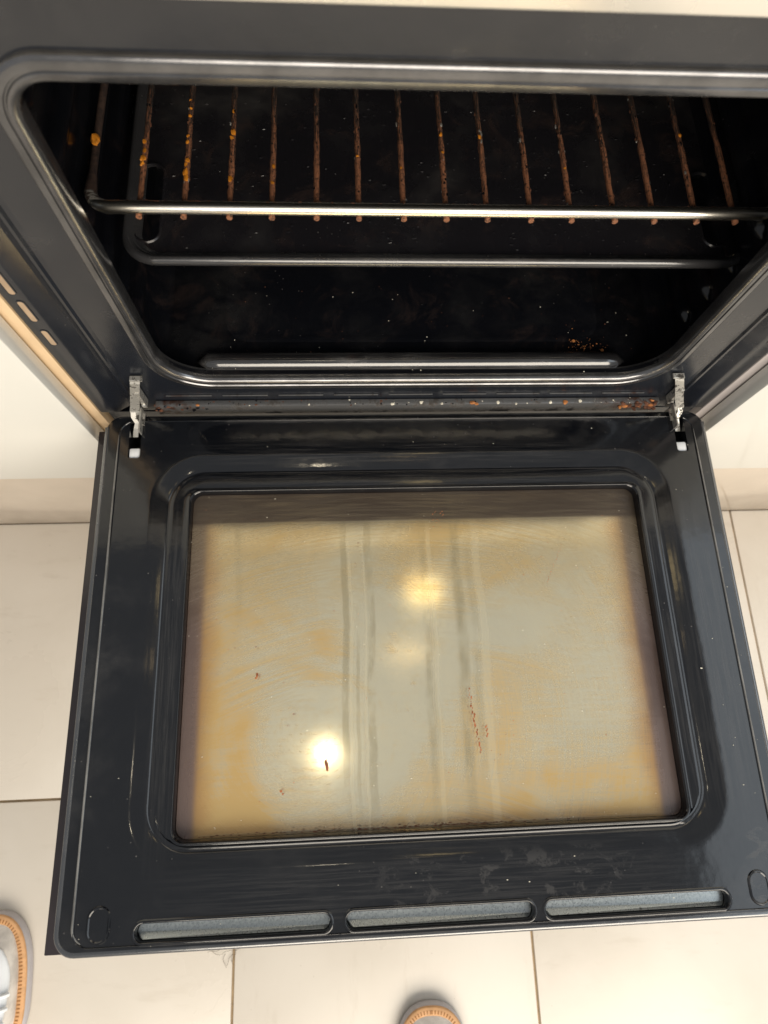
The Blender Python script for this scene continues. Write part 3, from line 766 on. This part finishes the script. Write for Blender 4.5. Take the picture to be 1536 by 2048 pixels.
# baked brown crust along the front edge of the pane
bm = bmesh.new()
for i in range(150):
    x = random.gauss(-.03, .085)
    if not (WX0 + .004 < x < WX1 - .02): continue
    lump(bm, (x, WY0 + .0012 + abs(random.gauss(0, .0009)), -.0118), random.uniform(.0002, .0007), 1, squash=(2.2, .7, .2))
o = obj('edge_crust', bm, M['crumb_br'], door); o['kind'] = 'stuff'
# fluff on the floor by the grout line
bm = bmesh.new()
for i in range(9):
    p = Vector((-.232 + random.uniform(-.012, .012), -.588 + random.uniform(-.006, .006), HF + .002)); d = random.uniform(0, 6.28); pts = []
    for j in range(9):
        pts.append(p.copy()); d += random.uniform(-.5, .5); p = p + Vector((math.cos(d) * .0022, math.sin(d) * .0022, random.uniform(-.0004, .0006)))
        p.z = max(p.z, HF + .0006)
    tube(bm, pts, .00022, 4)
tag(obj('dust_fluff', bm, M['hair']), 'wisp of grey fluff on the tile beside the grout line', 'fluff')

# ------------------------------------------------------------------ sneakers
def wdt(s):
    L = .285
    if s <= 0: return 0.0
    if s < .085: return .0500 * (1 - (1 - s / .085) ** 2.6) ** (1 / 2.45)
    pts = [(.085, .0500), (.11, .0495), (.15, .0430), (.19, .0370), (.23, .0360), (.255, .0350)]
    if s < .255:
        for (a, wa), (b, wb) in zip(pts, pts[1:]):
            if a <= s <= b:
                t = (s - a) / (b - a); t = t * t * (3 - 2 * t); return wa + (wb - wa) * t
    return .0350 * math.sqrt(max(0, 1 - ((s - .255) / .030) ** 2))
def outline(inset):
    S_ = []
    n = 56
    for i in range(n + 1):
        u = i / n; s = .285 * (.5 - .5 * math.cos(math.pi * u)); S_.append((wdt(s), -s))
    P = [(x, y) for x, y in S_] + [(-x, y) for x, y in S_[-2:0:-1]]
    if not inset: return P
    Q = []
    k = len(P)
    for i in range(k):
        a, b = Vector(P[i - 1]), Vector(P[(i + 1) % k]); t = (b - a).normalized(); nrm = Vector((t.y, -t.x))
        c = Vector(P[i]); 
        if nrm.dot(Vector((0, -.13)) - c) < 0: nrm = -nrm
        Q.append(tuple(c + nrm * inset))
    return Q
def hgt(s):
    pts = [(0.0, .030), (.03, .050), (.07, .060), (.11, .078), (.16, .098), (.20, .100), (.285, .096)]
    for (a, ha), (b, hb) in zip(pts, pts[1:]):
        if a <= s <= b:
            t = (s - a) / (b - a); return ha + (hb - ha) * t
    return .096
def sneaker(loc, rz, label):
    r = empty('sneaker', loc); r.rotation_euler = (0, 0, rz); r.scale = (1, 1, .78); tag(r, label, 'shoe', 'sneakers of the person standing at the oven')
    b = bmesh.new(); Ro = lambda i, z: [(x, y, z) for x, y in outline(i)]
    loops(b, [Ro(.004, 0), Ro(.0006, .002), Ro(0, .008), Ro(.001, .014), Ro(.0022, .0185), Ro(.004, .0200), Ro(.013, .0200)], cap0=True, cap1=True)
    obj('sole', b, M['sole'], r, angle=50)
    b = bmesh.new()
    loops(b, [Ro(.0016, .0190), Ro(.0018, .0222), Ro(.0030, .0236), Ro(.0100, .0242), Ro(.0116, .0230), Ro(.0120, .0198)], closed_sweep=True)
    obj('welt', b, M['welt'], r, angle=60)
    # stitches along the welt
    b = bmesh.new(); oo, ii = outline(.0058), outline(.0098)
    P = [Vector((x, y, 0)) for x, y in oo]; Q = [Vector((x, y, 0)) for x, y in ii]
    acc = 0.0
    for i in range(len(P)):
        a, c = P[i], P[(i + 1) % len(P)]; seg = (c - a).length; 
        while acc < seg:
            t = acc / seg; p = a.lerp(c, t); q = Q[i].lerp(Q[(i + 1) % len(P)], t); d = (c - a).normalized() * .0007
            vs = [b.verts.new((v.x, v.y, .0245)) for v in (p - d, p + d, q + d, q - d)]
            vt = [b.verts.new((v.x, v.y, .0238)) for v in (p - d, p + d, q + d, q - d)]
            b.faces.new(vs)
            for j in range(4): b.faces.new((vs[j], vs[(j + 1) % 4], vt[(j + 1) % 4], vt[j]))
            acc += .0042
        acc -= seg
    o = obj('stitching', b, M['stitch'], r, smooth=False); o['kind'] = 'stuff'
    # upper: arches along the length
    def arch(s, off=0.0, a0=0.0, a1=math.pi, n=20):
        w = max(.0005, wdt(s) - .0105) + off; h = hgt(s) - .027 + off
        w2 = w * (1 - .35 * max(0, min(1, (s - .10) / .08)))
        out = []
        for i in range(n + 1):
            a = a0 + (a1 - a0) * i / n; ca, sa = math.cos(a), math.sin(a)
            e = .72
            x = math.copysign(abs(ca) ** e, ca); z = abs(sa) ** e
            ww = w + (w2 - w) * z
            out.append((ww * x, -s - .010 * max(0, 1 - s / .02) * (1 - 0) * 0, .0198 + h * z))
        return out
    b = bmesh.new(); ss = [.0108 + .003 * i for i in range(6)] + [.030 + .0085 * i for i in range(17)]
    def hs(s): return min(1.0, math.sqrt(max(0, (s - .0105)) / .035))
    rows = []
    for s in ss:
        k_ = hs(s); rows.append([b.verts.new((x, y, .0198 + (z - .0198) * k_)) for x, y, z in arch(s)])
    for A, B in zip(rows, rows[1:]):
        for i in range(len(A) - 1): b.faces.new((A[i], A[i + 1], B[i + 1], B[i]))
    obj('upper', b, M['suede'], r, angle=80)
    # heel counter with an open collar
    b = bmesh.new(); rows = []
    for s, zt in ((.166, .092), (.19, .084), (.215, .080), (.24, .080), (.258, .084), (.272, .086)):
        w = max(.002, wdt(s) - .008)
        rows.append([b.verts.new(p) for p in ((-w, -s, .0198), (-w * .98, -s, .05), (-w * .86, -s, zt), (-w * .70, -s, zt - .004), (-w * .7, -s, .035), (w * .7, -s, .035), (w * .70, -s, zt - .004), (w * .86, -s, zt), (w * .98, -s, .05), (w, -s, .0198))])
    for A, B in zip(rows, rows[1:]):
        for i in range(len(A) - 1): b.faces.new((A[i], A[i + 1], B[i + 1], B[i]))
    b.faces.new(rows[-1])
    obj('heel', b, M['suede'], r, angle=60)
    # white vamp panel with a stitched edge
    b = bmesh.new(); rows = []
    for i in range(15):
        s = .030 + .0092 * i; q = min(1, math.sqrt(max(.02, 1 - (1 - i / 5) ** 2)) if i < 5 else 1)
        half = 1.02 * q; k_ = hs(s)
        rows.append([b.verts.new((x, y, .0198 + (z - .0198) * k_ + .0016)) for x, y, z in arch(s, .0008, math.pi / 2 - half, math.pi / 2 + half)])
    for A, B in zip(rows, rows[1:]):
        for j in range(len(A) - 1): b.faces.new((A[j], A[j + 1], B[j + 1], B[j]))
    bd = [e for e in b.edges if e.is_boundary]
    ex = bmesh.ops.extrude_edge_only(b, edges=bd)
    for v in ex['geom']:
        if isinstance(v, bmesh.types.BMVert): v.co.z -= .0026
    obj('vamp_panel', b, M['shoe_white'], r, angle=60)
    b = bmesh.new()
    for i in range(6):
        s = .085 + .014 * i; a = arch(s, .0035, .55, math.pi - .55, 14)
        tube(b, [(x, y, .0198 + (z - .0198) * hs(s) + .002) for x, y, z in a], .0024, 6)
    obj('laces', b, M['shoe_white'], r)
    return r
sneaker((-.533, -.524, HF), math.radians(3), 'off white sneaker with orange welt at the lower left beside the oven door')
sneaker((.032, -.655, HF), math.radians(-2), 'toe of a sneaker with orange welt below the middle of the oven door')
